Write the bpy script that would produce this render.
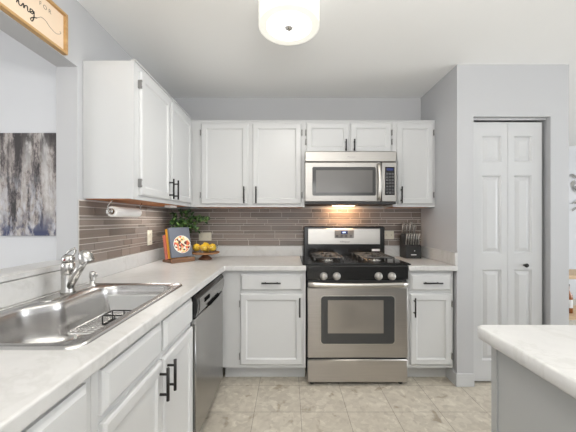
import bpy, bmesh, math, random
from mathutils import Vector, Matrix
R = math.radians
PI = math.pi
for o in list(bpy.data.objects): bpy.data.objects.remove(o)
S = bpy.context.scene
C = S.collection

# ------------------------------------------------------------ camera
cd = bpy.data.cameras.new('camera'); cam = bpy.data.objects.new('camera', cd); C.objects.link(cam)
cam.location = (0, 0, 1.26); cam.rotation_euler = (R(90), 0, 0)
cd.sensor_width = 36; cd.lens = 18; cd.clip_start = .02
cd.shift_x = -1/576; cd.shift_y = 4/576
S.camera = cam
# ------------------------------------------------------------ world, exposure
w = bpy.data.worlds.new('world'); S.world = w; w.use_nodes = True
w.node_tree.nodes['Background'].inputs[0].default_value = (.85, .92, 1, 1)
w.node_tree.nodes['Background'].inputs[1].default_value = 1.0
S.view_settings.view_transform = 'Standard'; S.view_settings.look = 'None'
S.view_settings.gamma = 1; S.view_settings.use_curve_mapping = False
S.view_settings.exposure = 0.15
# ------------------------------------------------------------ daylight through the windows, added fill lamp behind the camera
def area(name, loc, rot, sx, sy, power, col=(1, 1, 1)):
    l = bpy.data.lights.new(name, 'AREA'); l.shape = 'RECTANGLE'; l.size = sx; l.size_y = sy
    l.energy = power; l.color = col
    o = bpy.data.objects.new(name, l); C.objects.link(o); o.location = loc; o.rotation_euler = rot
    return o
area('daylight_rear_window', (0.6, -3.12, 1.35), (R(90), 0, 0), 2.6, 1.7, 23, (1, .98, .96))
area('daylight_living_window', (6.3, 0.6, 1.4), (R(90), 0, R(90)), 3.0, 1.8, 122, (.92, .96, 1))
area('daylight_dining_window', (-4.4, -0.9, 1.4), (R(90), 0, R(-90)), 2.4, 1.6, 52, (.99, .99, 1))

area('added_ceiling_fill', (.3, -.32, 1.80), (R(170), 0, 0), 1.4, .6, 54, (1, .975, .93))  # unseen lamp added above and behind the camera to brighten the ceiling

# ------------------------------------------------------------ materials
def mat(name, col, rough=.5, metal=0, **k):
    m = bpy.data.materials.new(name); m.use_nodes = True
    b = m.node_tree.nodes['Principled BSDF']
    b.inputs['Base Color'].default_value = (*col, 1); b.inputs['Roughness'].default_value = rough
    b.inputs['Metallic'].default_value = metal
    for q, v in k.items(): b.inputs[q.replace('_', ' ')].default_value = v
    return m
def nt(m): return m.node_tree.nodes, m.node_tree.links, m.node_tree.nodes['Principled BSDF']
def ramp(N, stops, interp='LINEAR'):
    r = N.new('ShaderNodeValToRGB'); e = r.color_ramp; e.interpolation = interp
    while len(e.elements) < len(stops): e.elements.new(.5)
    for i, (p, c) in enumerate(stops): e.elements[i].position = p; e.elements[i].color = (*c, 1)
    return r
def coords(N, L, scale=(1, 1, 1), rot=(0, 0, 0), loc=(0, 0, 0)):
    t = N.new('ShaderNodeTexCoord'); mp = N.new('ShaderNodeMapping')
    mp.inputs['Scale'].default_value = scale; mp.inputs['Rotation'].default_value = rot; mp.inputs['Location'].default_value = loc
    L.new(t.outputs['Object'], mp.inputs[0]); return mp.outputs[0]
def noise(N, L, vec, scale, detail=3, dist=0, rough=.5):
    n = N.new('ShaderNodeTexNoise'); L.new(vec, n.inputs['Vector'])
    n.inputs['Scale'].default_value = scale; n.inputs['Detail'].default_value = detail
    n.inputs['Distortion'].default_value = dist; n.inputs['Roughness'].default_value = rough
    return n
def mixc(N, L, fac, a, b, mode='MIX'):
    m = N.new('ShaderNodeMix'); m.data_type = 'RGBA'; m.blend_type = mode
    for i, v in ((0, fac), (6, a), (7, b)):
        if isinstance(v, (int, float)): m.inputs[i].default_value = v
        elif isinstance(v, tuple): m.inputs[i].default_value = (*v, 1)
        else: L.new(v, m.inputs[i])
    return m.outputs[2]
def bump(N, L, b, h, strength, dist=.002):
    u = N.new('ShaderNodeBump'); u.inputs['Strength'].default_value = strength; u.inputs['Distance'].default_value = dist
    L.new(h, u.inputs['Height']); L.new(u.outputs[0], b.inputs['Normal'])

def paint(name, col, rough):
    m = mat(name, col, rough); N, L, b = nt(m); v = coords(N, L)
    n = noise(N, L, v, 60, 2); bump(N, L, b, n.outputs['Fac'], .08, .001)
    n2 = noise(N, L, v, 1.3, 2)
    r = ramp(N, [(0, tuple(c*.97 for c in col)), (1, tuple(min(1, c*1.03) for c in col))])
    L.new(n2.outputs['Fac'], r.inputs[0]); L.new(r.outputs[0], b.inputs['Base Color']); return m
M = {}
M['wall'] = paint('blue_grey_wall_paint', (.49, .494, .505), .6)
M['dining_wall'] = paint('pale_wall_paint', (.70, .71, .73), .6)
M['ceiling'] = paint('ceiling_paint', (.90, .90, .89), .7)
M['trim'] = paint('white_trim_paint', (.56, .565, .57), .38)
M['cab'] = paint('white_cabinet_paint', (.595, .60, .60), .35)
M['pen'] = paint('grey_island_paint', (.38, .385, .38), .4)
M['handle'] = mat('dark_bronze', (.035, .033, .032), .38, .7)
M['hinge'] = mat('pewter_hinge', (.27, .265, .26), .35, .8)
M['black'] = mat('black_enamel', (.012, .012, .012), .16)
M['blackm'] = mat('matte_black', (.02, .02, .02), .5)
M['iron'] = mat('cast_iron', (.11, .105, .10), .20, .6)
M['chrome'] = mat('chrome', (.75, .75, .75), .12, 1)
M['void'] = mat('unlit_black_plastic', (.008, .008, .008), .9, 0, Specular_IOR_Level=0.0)
M['nickel'] = mat('brushed_nickel', (.58, .57, .55), .26, 1)
M['knob'] = mat('satin_knob_metal', (.52, .50, .47), .32, .8)
M['faucet'] = mat('satin_nickel', (.50, .49, .47), .24, 1)
M['white'] = mat('white_plastic', (.82, .82, .80), .35)
M['ivory'] = mat('ivory_plastic', (.72, .68, .56), .4)
M['slot'] = mat('socket_slot', (.12, .10, .08), .5)
M['core'] = mat('brown_cardboard', (.30, .19, .11), .9)
M['paper'] = mat('paper_towel', (.85, .83, .80), .9)
M['yellow'] = mat('lemon_skin', (.90, .56, .04), .45)
M['leaf'] = mat('green_leaf', (.022, .062, .014), .5)
M['leaf2'] = mat('pale_green_leaf', (.10, .19, .05), .5)
M['stem'] = mat('brown_stem', (.10, .07, .03), .7)
M['vase'] = mat('dark_ceramic', (.03, .035, .04), .3)
M['ink'] = mat('black_ink', (.03, .025, .02), .7)
M['inkpale'] = mat('pale_ink', (.30, .24, .18), .7)
M['card'] = mat('cream_board', (.80, .64, .48), .8)
M['paper_white'] = mat('book_pages', (.85, .82, .75), .8)
M['book_grey'] = mat('slate_book_cover', (.13, .145, .18), .5)
M['book_gold'] = mat('ochre_book_cover', (.75, .37, .03), .5)
M['book_pink'] = mat('salmon_book_cover', (.70, .20, .14), .5)
M['screen'] = mat('blue_display', (.02, .03, .12), .2)
M['digit'] = mat('lit_digit', (.2, .3, .8), .4, Emission_Color=(.6, .7, 1, 1), Emission_Strength=2)
M['panelgrey'] = mat('grey_key_panel', (.20, .20, .20), .3)
M['key'] = mat('grey_keys', (.075, .075, .078), .4)
M['logo'] = mat('logo_grey', (.10, .10, .10), .4)
M['white_mark'] = mat('white_mark', (.8, .8, .8), .5)
M['red'] = mat('red_mark', (.25, .02, .02), .4)
M['bottle_dark'] = mat('dark_bottle_glass', (.03, .015, .01), .1)
M['bottle_amber'] = mat('amber_bottle_glass', (.30, .10, .03), .12)
M['label_white'] = mat('paper_label', (.75, .75, .75), .6)
M['bottle_blue'] = mat('pale_blue_bottle', (.50, .58, .70), .15)
def glow(name, col, s):
    m = mat(name, col, .5, Emission_Color=(*col, 1), Emission_Strength=s); return m
M['diffuser'] = glow('lit_diffuser', (1, .985, .95), 1.25)
M['shade'] = glow('linen_shade', (.85, .84, .77), .42)
M['bulb'] = glow('warm_lamp_lens', (1, .72, .45), 6)

def steel(name, col, rough, axis):
    m = mat(name, col, rough, 1); N, L, b = nt(m)
    sc = [260, 260, 260]; sc[axis] = 3
    v = coords(N, L, tuple(sc)); n = noise(N, L, v, 1, 2)
    r = ramp(N, [(0, tuple(c*.88 for c in col)), (1, tuple(min(1, c*1.1) for c in col))])
    L.new(n.outputs['Fac'], r.inputs[0]); L.new(r.outputs[0], b.inputs['Base Color'])
    bump(N, L, b, n.outputs['Fac'], .12, .0006); return m
M['steel'] = steel('brushed_stainless', (.50, .475, .45), .36, 0)
M['steel_dim'] = steel('satin_stainless', (.40, .385, .365), .42, 0)
M['steel_hi'] = steel('pale_brushed_stainless', (.60, .575, .535), .32, 0)
M['steel_side'] = steel('vertical_brushed_stainless', (.40, .39, .38), .26, 2)
M['sink'] = steel('sink_stainless', (.62, .61, .60), .26, 1)

def quartz():
    m = mat('white_marble_quartz', (.8, .8, .78), .28); N, L, b = nt(m); v = coords(N, L)
    n = noise(N, L, v, 2.2, 6, 1.6, .6)
    r = ramp(N, [(0, (.57, .565, .555)), (.46, (.595, .59, .58)), (.495, (.54, .535, .52)), (.53, (.59, .585, .575)), (1, (.56, .555, .545))])
    L.new(n.outputs['Fac'], r.inputs[0])
    n2 = noise(N, L, v, 30, 3); r2 = ramp(N, [(.3, (.95, .95, .95)), (.7, (1, 1, 1))]); L.new(n2.outputs['Fac'], r2.inputs[0])
    L.new(mixc(N, L, 1.0, r.outputs[0], r2.outputs[0], 'MULTIPLY'), b.inputs['Base Color']); return m
M['quartz'] = quartz()

def floor_mat():
    m = mat('stone_look_vinyl_tile', (.5, .48, .44), .42); N, L, b = nt(m)
    v = coords(N, L, (1, 1, 1), (0, 0, 0), (-.077, -1.89+.3048, 0))
    br = N.new('ShaderNodeTexBrick'); L.new(v, br.inputs['Vector']); br.offset = 0; br.squash = 1
    for k_, q in (('Scale', 1), ('Mortar Size', .0016), ('Mortar Smooth', .1), ('Brick Width', .3048), ('Row Height', .3048), ('Bias', 0)):
        br.inputs[k_].default_value = q
    br.inputs['Color1'].default_value = (.93, .93, .93, 1); br.inputs['Color2'].default_value = (1.0, 1.0, 1.0, 1)
    br.inputs['Mortar'].default_value = (.40, .38, .35, 1)
    vc = coords(N, L)
    vo = N.new('ShaderNodeTexVoronoi'); vo.inputs['Scale'].default_value = 26; vo.inputs['Randomness'].default_value = 1
    nd = noise(N, L, vc, 9, 3, 0)
    vm = N.new('ShaderNodeVectorMath'); vm.operation = 'MULTIPLY_ADD'; L.new(nd.outputs['Color'], vm.inputs[0]); vm.inputs[1].default_value = (.12, .12, .12); L.new(vc, vm.inputs[2])
    L.new(vm.outputs[0], vo.inputs['Vector'])
    r = ramp(N, [(0, (.36, .32, .26)), (.35, (.50, .45, .375)), (.7, (.62, .57, .48)), (1, (.84, .80, .70))])
    sp = N.new('ShaderNodeSeparateColor'); L.new(vo.outputs['Color'], sp.inputs[0])
    n = noise(N, L, vc, 22, 5, .5, .6)
    ad = N.new('ShaderNodeMath'); ad.operation = 'MULTIPLY_ADD'; L.new(sp.outputs[0], ad.inputs[0]); ad.inputs[1].default_value = .35
    mu = N.new('ShaderNodeMath'); mu.operation = 'MULTIPLY'; L.new(n.outputs['Fac'], mu.inputs[0]); mu.inputs[1].default_value = .75
    L.new(mu.outputs[0], ad.inputs[2]); L.new(ad.outputs[0], r.inputs[0])
    n3 = noise(N, L, vc, 9, 4, .5); r3 = ramp(N, [(.30, (.66, .61, .55)), (.40, (1, 1, 1)), (1, (1, 1, 1))]); L.new(n3.outputs['Fac'], r3.inputs[0])
    c = mixc(N, L, 1.0, r.outputs[0], br.outputs['Color'], 'MULTIPLY')
    c = mixc(N, L, 1.0, c, r3.outputs[0], 'MULTIPLY')
    L.new(c, b.inputs['Base Color']); return m
M['floor'] = floor_mat()

def wood(name, a, c, axis, sc=8, rough=.5):
    m = mat(name, a, rough); N, L, b = nt(m)
    s = [sc*5]*3; s[axis] = sc*.4
    v = coords(N, L, tuple(s)); n = noise(N, L, v, 1, 4, .6)
    r = ramp(N, [(.3, a), (.7, c)]); L.new(n.outputs['Fac'], r.inputs[0]); L.new(r.outputs[0], b.inputs['Base Color']); return m
M['wood_under'] = wood('orange_plywood', (.42, .14, .035), (.56, .22, .07), 0, rough=.45)
M['wood_frame'] = wood('golden_maple', (.42, .24, .09), (.60, .38, .17), 1)
M['wood_dark'] = wood('walnut', (.10, .042, .022), (.20, .09, .045), 0)
M['wood_mid'] = wood('acacia', (.26, .12, .05), (.42, .21, .09), 0)
M['wood_stand'] = wood('dark_acacia', (.13, .06, .03), (.26, .13, .06), 0)
M['wood_cart'] = wood('pale_oak', (.52, .35, .20), (.66, .48, .30), 0)
tiles = []
for i, c in enumerate([(.205, .165, .142), (.25, .205, .178), (.16, .130, .112), (.225, .19, .17)]):
    m = mat('taupe_glass_tile_%s' % 'abcd'[i], c, .33); N, L, b = nt(m)
    v = coords(N, L, (3, 3, 60)); n = noise(N, L, v, 2, 3)
    r = ramp(N, [(.25, tuple(q*.9 for q in c)), (.75, tuple(q*1.12 for q in c))]); L.new(n.outputs['Fac'], r.inputs[0]); L.new(r.outputs[0], b.inputs['Base Color'])
    tiles.append(m)
M['grout'] = mat('pale_grout', (.66, .62, .57), .9)

def glass(name, col, t, rough=.03):
    m = bpy.data.materials.new(name); m.use_nodes = True; N = m.node_tree.nodes; L = m.node_tree.links; N.clear()
    o = N.new('ShaderNodeOutputMaterial'); a = N.new('ShaderNodeBsdfTransparent'); a.inputs[0].default_value = (*col, 1)
    g = N.new('ShaderNodeBsdfGlossy'); g.inputs['Roughness'].default_value = rough
    lw = N.new('ShaderNodeLayerWeight'); pw = N.new('ShaderNodeMath'); pw.operation = 'POWER'; L.new(lw.outputs['Facing'], pw.inputs[0]); pw.inputs[1].default_value = 4
    f = N.new('ShaderNodeMath'); f.operation = 'MULTIPLY_ADD'; L.new(pw.outputs[0], f.inputs[0]); f.inputs[1].default_value = .55; f.inputs[2].default_value = .035
    mx = N.new('ShaderNodeMixShader'); L.new(f.outputs[0], mx.inputs[0]); L.new(a.outputs[0], mx.inputs[1]); L.new(g.outputs[0], mx.inputs[2])
    L.new(mx.outputs[0], o.inputs[0]); return m
M['glass'] = glass('clear_glass', (.93, .95, .95), 0)
M['ovenglass'] = mat('oven_window_glass', (.26, .235, .205), .10, .25, Specular_IOR_Level=1.0, Coat_Weight=1.0, Coat_Roughness=.03)
M['ovenframe'] = mat('smoked_glass_border', (.050, .050, .050), .14, 0)
M['mwglass'] = mat('microwave_window_mesh', (.13, .125, .12), .22, 0)

def canvas_mat():
    m = mat('abstract_painting', (.5, .5, .5), .7); N, L, b = nt(m)
    n = noise(N, L, coords(N, L, (1, 1, .10)), 9, 3, .15, .55)      # broad vertical strokes
    nb = noise(N, L, coords(N, L, (1, 1, .45), loc=(7, 0, 2)), 26, 6, .4, .75)   # scraped texture
    ad = N.new('ShaderNodeMath'); ad.operation = 'MULTIPLY_ADD'; L.new(nb.outputs['Fac'], ad.inputs[0]); ad.inputs[1].default_value = .38
    mu = N.new('ShaderNodeMath'); mu.operation = 'MULTIPLY'; L.new(n.outputs['Fac'], mu.inputs[0]); mu.inputs[1].default_value = .66; L.new(mu.outputs[0], ad.inputs[2])
    r = ramp(N, [(.40, (.045, .04, .042)), (.46, (.17, .15, .15)), (.50, (.36, .32, .30)), (.55, (.46, .43, .41)), (.62, (.60, .58, .57))])
    L.new(ad.outputs[0], r.inputs[0])
    t = N.new('ShaderNodeTexCoord'); sx = N.new('ShaderNodeSeparateXYZ'); L.new(t.outputs['Object'], sx.inputs[0])
    def band(z0, z1, amp, seed, lo, hi, sc, zs):
        mr = N.new('ShaderNodeMapRange'); L.new(sx.outputs[2], mr.inputs[0])
        for i, q in ((1, z0), (2, z1), (3, 0), (4, amp)): mr.inputs[i].default_value = q
        k = noise(N, L, coords(N, L, (1, 1, zs), loc=(seed, 0, seed)), sc, 5, .3, .6); rr = ramp(N, [(lo, (0, 0, 0)), (hi, (1, 1, 1))]); L.new(k.outputs['Fac'], rr.inputs[0])
        mm = N.new('ShaderNodeMath'); mm.operation = 'MULTIPLY'; L.new(mr.outputs[0], mm.inputs[0]); L.new(rr.outputs[0], mm.inputs[1]); return mm.outputs[0]
    c = mixc(N, L, band(.75, .35, .8, 11, .48, .60, 12, .35), r.outputs[0], (.58, .59, .64))
    c = mixc(N, L, band(.32, .04, 1, 3, .42, .54, 9, .6), c, (.05, .06, .13))
    c = mixc(N, L, band(.72, 1.15, .95, 5, .44, .55, 8, .30), c, (.055, .048, .048))
    L.new(c, b.inputs['Base Color']); return m
M['canvas'] = canvas_mat()
def food_mat():
    m = mat('food_photo_print', (.5, .5, .5), .5); N, L, b = nt(m); v = coords(N, L)
    vo = N.new('ShaderNodeTexVoronoi'); vo.inputs['Scale'].default_value = 55; L.new(v, vo.inputs['Vector'])
    sp = N.new('ShaderNodeSeparateColor'); L.new(vo.outputs['Color'], sp.inputs[0])
    r = ramp(N, [(0, (.80, .74, .55)), (.25, (.70, .12, .05)), (.42, (.78, .60, .25)), (.58, (.10, .03, .02)), (.72, (.82, .80, .70)), (.88, (.75, .28, .14))], 'CONSTANT')
    L.new(sp.outputs[0], r.inputs[0]); L.new(r.outputs[0], b.inputs['Base Color']); return m
M['food'] = food_mat()

# ------------------------------------------------------------ mesh helpers
class MB:
    def __init__(s): s.bm = bmesh.new(); s.mats = []; s.mi = 0
    def m(s, material):
        if material not in s.mats: s.mats.append(material)
        s.mi = s.mats.index(material); return s
    def _tag(s, faces, smooth=False):
        for f in faces: f.material_index = s.mi; f.smooth = smooth
    def box(s, x0, x1, y0, y1, z0, z1, bev=0, seg=1, xf=None):
        vs = [s.bm.verts.new((x, y, z)) for z in (z0, z1) for y in (y0, y1) for x in (x0, x1)]
        fs = [s.bm.faces.new([vs[i] for i in q]) for q in ((0, 2, 3, 1), (4, 5, 7, 6), (0, 1, 5, 4), (2, 6, 7, 3), (0, 4, 6, 2), (1, 3, 7, 5))]
        s._tag(fs)
        allv = vs
        if bev:
            es = list({e for f in fs for e in f.edges})
            r = bmesh.ops.bevel(s.bm, geom=es, offset=bev, segments=seg, affect='EDGES', clamp_overlap=True)
            s._tag(r['faces'], seg > 1); allv = list({v for f in r['faces'] for v in f.verts})
        if xf is not None: bmesh.ops.transform(s.bm, matrix=xf, verts=allv)
        return s
    def rings(s, rings, cap0=True, cap1=True, smooth=True, closed=True):
        vr = [[s.bm.verts.new(p) for p in r] for r in rings]; n = len(vr[0]); fs = []
        for a, b in zip(vr, vr[1:]):
            for i in range(n if closed else n-1):
                j = (i+1) % n; fs.append(s.bm.faces.new((a[i], a[j], b[j], b[i])))
        s._tag(fs, smooth)
        caps = []
        if cap0: caps.append(s.bm.faces.new(vr[0][::-1]))
        if cap1: caps.append(s.bm.faces.new(vr[-1]))
        s._tag(caps, False); return s
    def lathe(s, prof, c=(0, 0, 0), axis='z', n=24, cap=True, xf=None, sx=1, sy=1):
        rs = []
        for r, h in prof:
            ring = []
            for i in range(n):
                a = 2*PI*i/n; u, v = r*math.cos(a)*sx, r*math.sin(a)*sy
                p = Vector((u, v, h)) if axis == 'z' else (Vector((u, -h, v)) if axis == 'y' else Vector((h, u, v)))
                if xf is not None: p = xf @ p
                ring.append(p+Vector(c))
            rs.append(ring)
        return s.rings(rs, cap, cap)
    def tube(s, pts, r, n=8, closed=False):
        pts = [Vector(p) for p in pts]; rs = []; up = Vector((0, 0, 1)); k = len(pts)
        if not isinstance(r, (list, tuple)): r = [r]*k
        for i, p in enumerate(pts):
            if closed: t = pts[(i+1) % k]-pts[i-1]
            else: t = pts[min(i+1, k-1)]-pts[max(i-1, 0)]
            t.normalize(); a = t.cross(up)
            if a.length < .02: a = t.cross(Vector((0, 1, 0)))
            a.normalize(); b = a.cross(t); b.normalize()
            rs.append([p+a*r[i]*math.cos(2*PI*j/n)+b*r[i]*math.sin(2*PI*j/n) for j in range(n)])
        if closed: rs.append(rs[0]); return s.rings(rs, False, False)
        return s.rings(rs)
    def build(s, name, parent=None, material=None, weld=True):
        if weld: bmesh.ops.remove_doubles(s.bm, verts=s.bm.verts, dist=1e-6)
        bmesh.ops.recalc_face_normals(s.bm, faces=s.bm.faces)
        me = bpy.data.meshes.new(name); s.bm.to_mesh(me); s.bm.free()
        for q in ([material] if material else s.mats): me.materials.append(q)
        o = bpy.data.objects.new(name, me); C.objects.link(o)
        if parent is not None: o.parent = parent
        return o
def new(material): return MB().m(material)
def tag(o, label, cat, group=None):
    o['label'] = label; o['category'] = cat
    if group: o['group'] = group
    return o
def thing(name, label, cat, loc=(0, 0, 0), rz=0, group=None):
    o = bpy.data.objects.new(name, None); C.objects.link(o); o.empty_display_size = .1
    o.location = loc; o.rotation_euler = (0, 0, rz); return tag(o, label, cat, group)
def struct(o): o['kind'] = 'structure'; return o
def copy_tree(o, parent=None):
    c = o.copy(); C.objects.link(c)
    if parent is not None: c.parent = parent
    for ch in list(o.children): copy_tree(ch, c)
    return c
def origin(o, loc):
    """move a mesh object's origin without moving its geometry"""
    o.data.transform(Matrix.Translation(-Vector(loc))); o.location = loc; return o
def bevel_mod(o, wd=.005, seg=3):
    b = o.modifiers.new('round', 'BEVEL'); b.width = wd; b.segments = seg; b.limit_method = 'ANGLE'; b.angle_limit = R(40)
    return o
def text_mesh(name, body, size, material, parent, mw, ext=.0004):
    cu = bpy.data.curves.new(name, 'FONT'); cu.body = body; cu.size = size; cu.extrude = ext; cu.align_x = 'CENTER'; cu.align_y = 'CENTER'
    t = bpy.data.objects.new(name, cu); C.objects.link(t)
    bpy.context.view_layer.update()
    me = bpy.data.meshes.new_from_object(t.evaluated_get(bpy.context.evaluated_depsgraph_get()))
    bpy.data.objects.remove(t); me.materials.clear(); me.materials.append(material)
    me.transform(mw); o = bpy.data.objects.new(name, me); C.objects.link(o); o.parent = parent; return o
def nested(mb, x0, x1, z0, z1, prof, fill=True):
    """nested rectangles: prof = [(inset, y)...] in the xz plane"""
    rs = [[(x0+i, y, z0+i), (x1-i, y, z0+i), (x1-i, y, z1-i), (x0+i, y, z1-i)] for i, y in prof]
    mb.rings(rs, False, fill, smooth=False)

# ------------------------------------------------------------ the room
def boxstruct(name, boxes, m):
    mb = new(m)
    for b in boxes: mb.box(*b)
    return struct(mb.build(name, weld=False))
YB, XL, XR, YC, ZC = 2.785, -1.14, 1.275, 2.185, 2.44
boxstruct('floor', [(-4.6, 6.5, -3.3, 5.2, -.05, 0)], M['floor'])
boxstruct('ceiling', [(-4.6, 6.5, -3.3, 5.2, ZC, ZC+.05)], M['ceiling'])
boxstruct('wall_back', [(XL-.115, XR+.1, YB, YB+.1, 0, ZC)], M['wall'])
def holed(name, axis, const, thick, a0, a1, z0, z1, holes, m):
    """wall slab with rectangular openings; axis x: wall runs along x at y=const"""
    xs = sorted({a0, a1, *[h[0] for h in holes], *[h[1] for h in holes]}); zs = sorted({z0, z1, *[h[2] for h in holes], *[h[3] for h in holes]})
    bm = bmesh.new(); V = {}
    def P(a, z, d):
        k = (a, z, d)
        if k not in V: V[k] = bm.verts.new((a, const+d*thick, z) if axis == 'x' else (const+d*thick, a, z))
        return V[k]
    keep = lambda i, j: 0 <= i < len(xs)-1 and 0 <= j < len(zs)-1 and not any(h[0] <= xs[i] < h[1] and h[2] <= zs[j] < h[3] for h in holes)
    for i in range(len(xs)-1):
        for j in range(len(zs)-1):
            if not keep(i, j): continue
            a, b, c, d = xs[i], xs[i+1], zs[j], zs[j+1]
            for k in (0, 1): bm.faces.new((P(a, c, k), P(b, c, k), P(b, d, k), P(a, d, k)))
            if not keep(i-1, j): bm.faces.new((P(a, c, 0), P(a, d, 0), P(a, d, 1), P(a, c, 1)))
            if not keep(i+1, j): bm.faces.new((P(b, c, 0), P(b, d, 0), P(b, d, 1), P(b, c, 1)))
            if not keep(i, j-1): bm.faces.new((P(a, c, 0), P(b, c, 0), P(b, c, 1), P(a, c, 1)))
            if not keep(i, j+1): bm.faces.new((P(a, d, 0), P(b, d, 0), P(b, d, 1), P(a, d, 1)))
    mb = MB(); mb.bm.free(); mb.bm = bm; mb.m(m)
    return struct(mb.build(name))
JY = 1.553
holed('wall_left', 'y', XL-.115, .115, -3.2, YB, 0, ZC, [(-.35, JY, 1.015, 2.087)], M['wall'])
struct(new(M['quartz']).box(XL-.14, XL+.022, -.35, JY-.001, 1.012, 1.044, .006, 2).build('trim_1'))
boxstruct('wall_right', [(XR, XR+.08, YC+.1, YB, 0, ZC)], M['wall'])
DX0, DX1, DZ = 1.400, 1.985, 2.045
holed('wall_closet', 'x', YC, .10, XR, 2.124, 0, ZC, [(DX0, DX1, 0, DZ)], M['wall'])
boxstruct('wall_closet_side', [(2.044, 2.124, YC+.1, YB+.05, 0, ZC)], M['wall'])
boxstruct('wall_closet_back', [(XR+.1, 2.124, YB+.0, YB+.1, 0, ZC)], M['wall'])
boxstruct('wall_far', [(2.124, 6.4, 4.6, 4.7, 0, ZC)], M['dining_wall'])
boxstruct('wall_dining', [(-4.5, XL-.115, 1.75, 1.85, 0, ZC)], M['dining_wall'])
holed('wall_dining_left', 'y', -4.6, .1, -3.2, 1.75, 0, ZC, [(-2.1, .3, .6, 2.2)], M['dining_wall'])
holed('wall_living_right', 'y', 6.4, .1, -3.2, 4.6, 0, ZC, [(-.9, 2.1, .5, 2.3)], M['dining_wall'])
holed('wall_rear', 'x', -3.3, .1, -4.5, 6.4, 0, ZC, [(-.7, 1.9, .5, 2.2), (3.2, 5.2, .5, 2.2)], M['dining_wall'])
# baseboards around the closet wall
for i, (nm, bx) in enumerate([('baseboard_right', (XR-.015, XR, YC-.012, 2.34, 0, .10)), ('baseboard_closet', (XR-.015, DX0-.0, YC-.015, YC, 0, .10)), ('baseboard_closet_right', (DX1, 2.124, YC-.015, YC, 0, .10))]):
    struct(new(M['trim']).box(*bx, .004, 1).build(nm))
struct(new(M['trim']).box(-4.5, XL-.116, 1.735, 1.75, 0, .1).build('baseboard_dining'))
# bifold closet door
def leaf(parent, x0, wdt, h, a, c):
    mb = new(M['trim']); t = .03
    panels = [(a, c, 1.69, 1.89), (a, c, .985, 1.585), (a, c, .16, .86)]
    xs = [0, a, c, wdt]; zs = sorted({0, h, *[p[2] for p in panels], *[p[3] for p in panels]})
    for i in range(3):
        for j in range(len(zs)-1):
            if any(abs(xs[i]-p[0]) < 1e-6 and abs(zs[j]-p[2]) < 1e-6 for p in panels):
                nested(mb, xs[i], xs[i+1], zs[j], zs[j+1], [(0, 0), (.009, .012), (.014, .013), (.042, .003)])
            else:
                mb.rings([[(xs[i], 0, zs[j]), (xs[i+1], 0, zs[j]), (xs[i+1], 0, zs[j+1]), (xs[i], 0, zs[j+1])]], False, True)
    mb.rings([[(0, 0, 0), (wdt, 0, 0), (wdt, 0, h), (0, 0, h)], [(0, t, 0), (wdt, t, 0), (wdt, t, h), (0, t, h)]], False, True, smooth=False)
    o = mb.build('door_leaf', parent); o.location = (x0, 0, 0); return o
d = bpy.data.objects.new('door_1', None); C.objects.link(d); d.location = (DX0, YC+.035, 0); struct(d)
l1 = leaf(d, .012, .273, 1.995, .076, .226); l2 = leaf(d, .288, .262, 1.995, .046, .186)
for l in (l1, l2): l.location.z = .018
new(M['black']).lathe([(.008, 0), (.008, .012), (.015, .018), (.016, .026), (.010, .032)], (.125, 0, .895), 'y', 16).build('door_knob', l2)
new(M['trim']).box(.001, .584, .0, .03, 2.031, 2.0445).build('track', d)
new(M['nickel']).box(.515, .522, .012, .018, 2.02, 2.03).build('pivot_pin', d)

# ------------------------------------------------------------ cabinets (local: front faces -y, x to the right, z up)
def bar_handle(parent, x, z, length, vertical=True, y=-.02):
    mb = new(M['handle']); h = length/2; off = y-.03
    if vertical:
        mb.tube([(x, off, z-h), (x, off, z+h)], .006, 10)
        for s in (-1, 1): mb.tube([(x, y+.001, z+s*h*.62), (x, off, z+s*h*.62)], .005, 8)
    else:
        mb.tube([(x-h, off, z), (x+h, off, z)], .006, 10)
        for s in (-1, 1): mb.tube([(x+s*h*.62, y+.001, z), (x+s*h*.62, off, z)], .005, 8)
    return mb.build('handle', parent)
def front(parent, kind, x0, x1, z0, z1, handle=None, hinges=(), hz=None):
    mb = new(M['cab'])
    if kind == 'door': prof = [(0, 0), (0, -.012), (.003, -.0165), (.009, -.0195), (.044, -.0195), (.052, -.012), (.058, -.0105)]
    else: prof = [(0, 0), (0, -.009), (.008, -.013), (.016, -.0195)]
    nested(mb, x0, x1, z0, z1, prof)
    mb.rings([[(x0, 0, z0), (x1, 0, z0), (x1, 0, z1), (x0, 0, z1)]], True, False)
    o = mb.build('door' if kind == 'door' else 'drawer', parent)
    if handle: bar_handle(o, *handle)
    for side in hinges:
        x = x0-.004 if side == 'l' else x1+.004
        for z in (hz or (z0+.07, z1-.07)):
            h = new(M['hinge']); h.box(x-.004, x+.004, -.022, -.0005, z-.024, z+.024, .002)
            for q in (-.018, .018): h.lathe([(.0045, -.006), (.0045, .006)], (x, -.021, z+q), 'z', 8)
            h.build('hinge', o)
    return o
def upper_body(parent, x0, x1, z0, z1, depth=.285, cap=True, under=True):
    mb = new(M['cab']); mb.box(x0, x1, .018, depth, z0+.003, z1)
    mb.box(x0, x1, -.001, .018, z0, z1)
    if cap: mb.box(x0, x1, -.010, .017, z1+.0005, z1+.006)
    o = mb.build('body', parent, weld=False)
    if under: new(M['wood_under']).box(x0+.016, x1-.016, .019, depth-.004, z0-.0005, z0+.0028).build('bottom_panel', parent)
    return o
UZ0, UZ1 = 1.373, 2.125
YU = 2.52    # face frame of the back uppers (their doors stand 2 cm proud)
XU = -.857   # face frame of the left uppers
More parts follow.
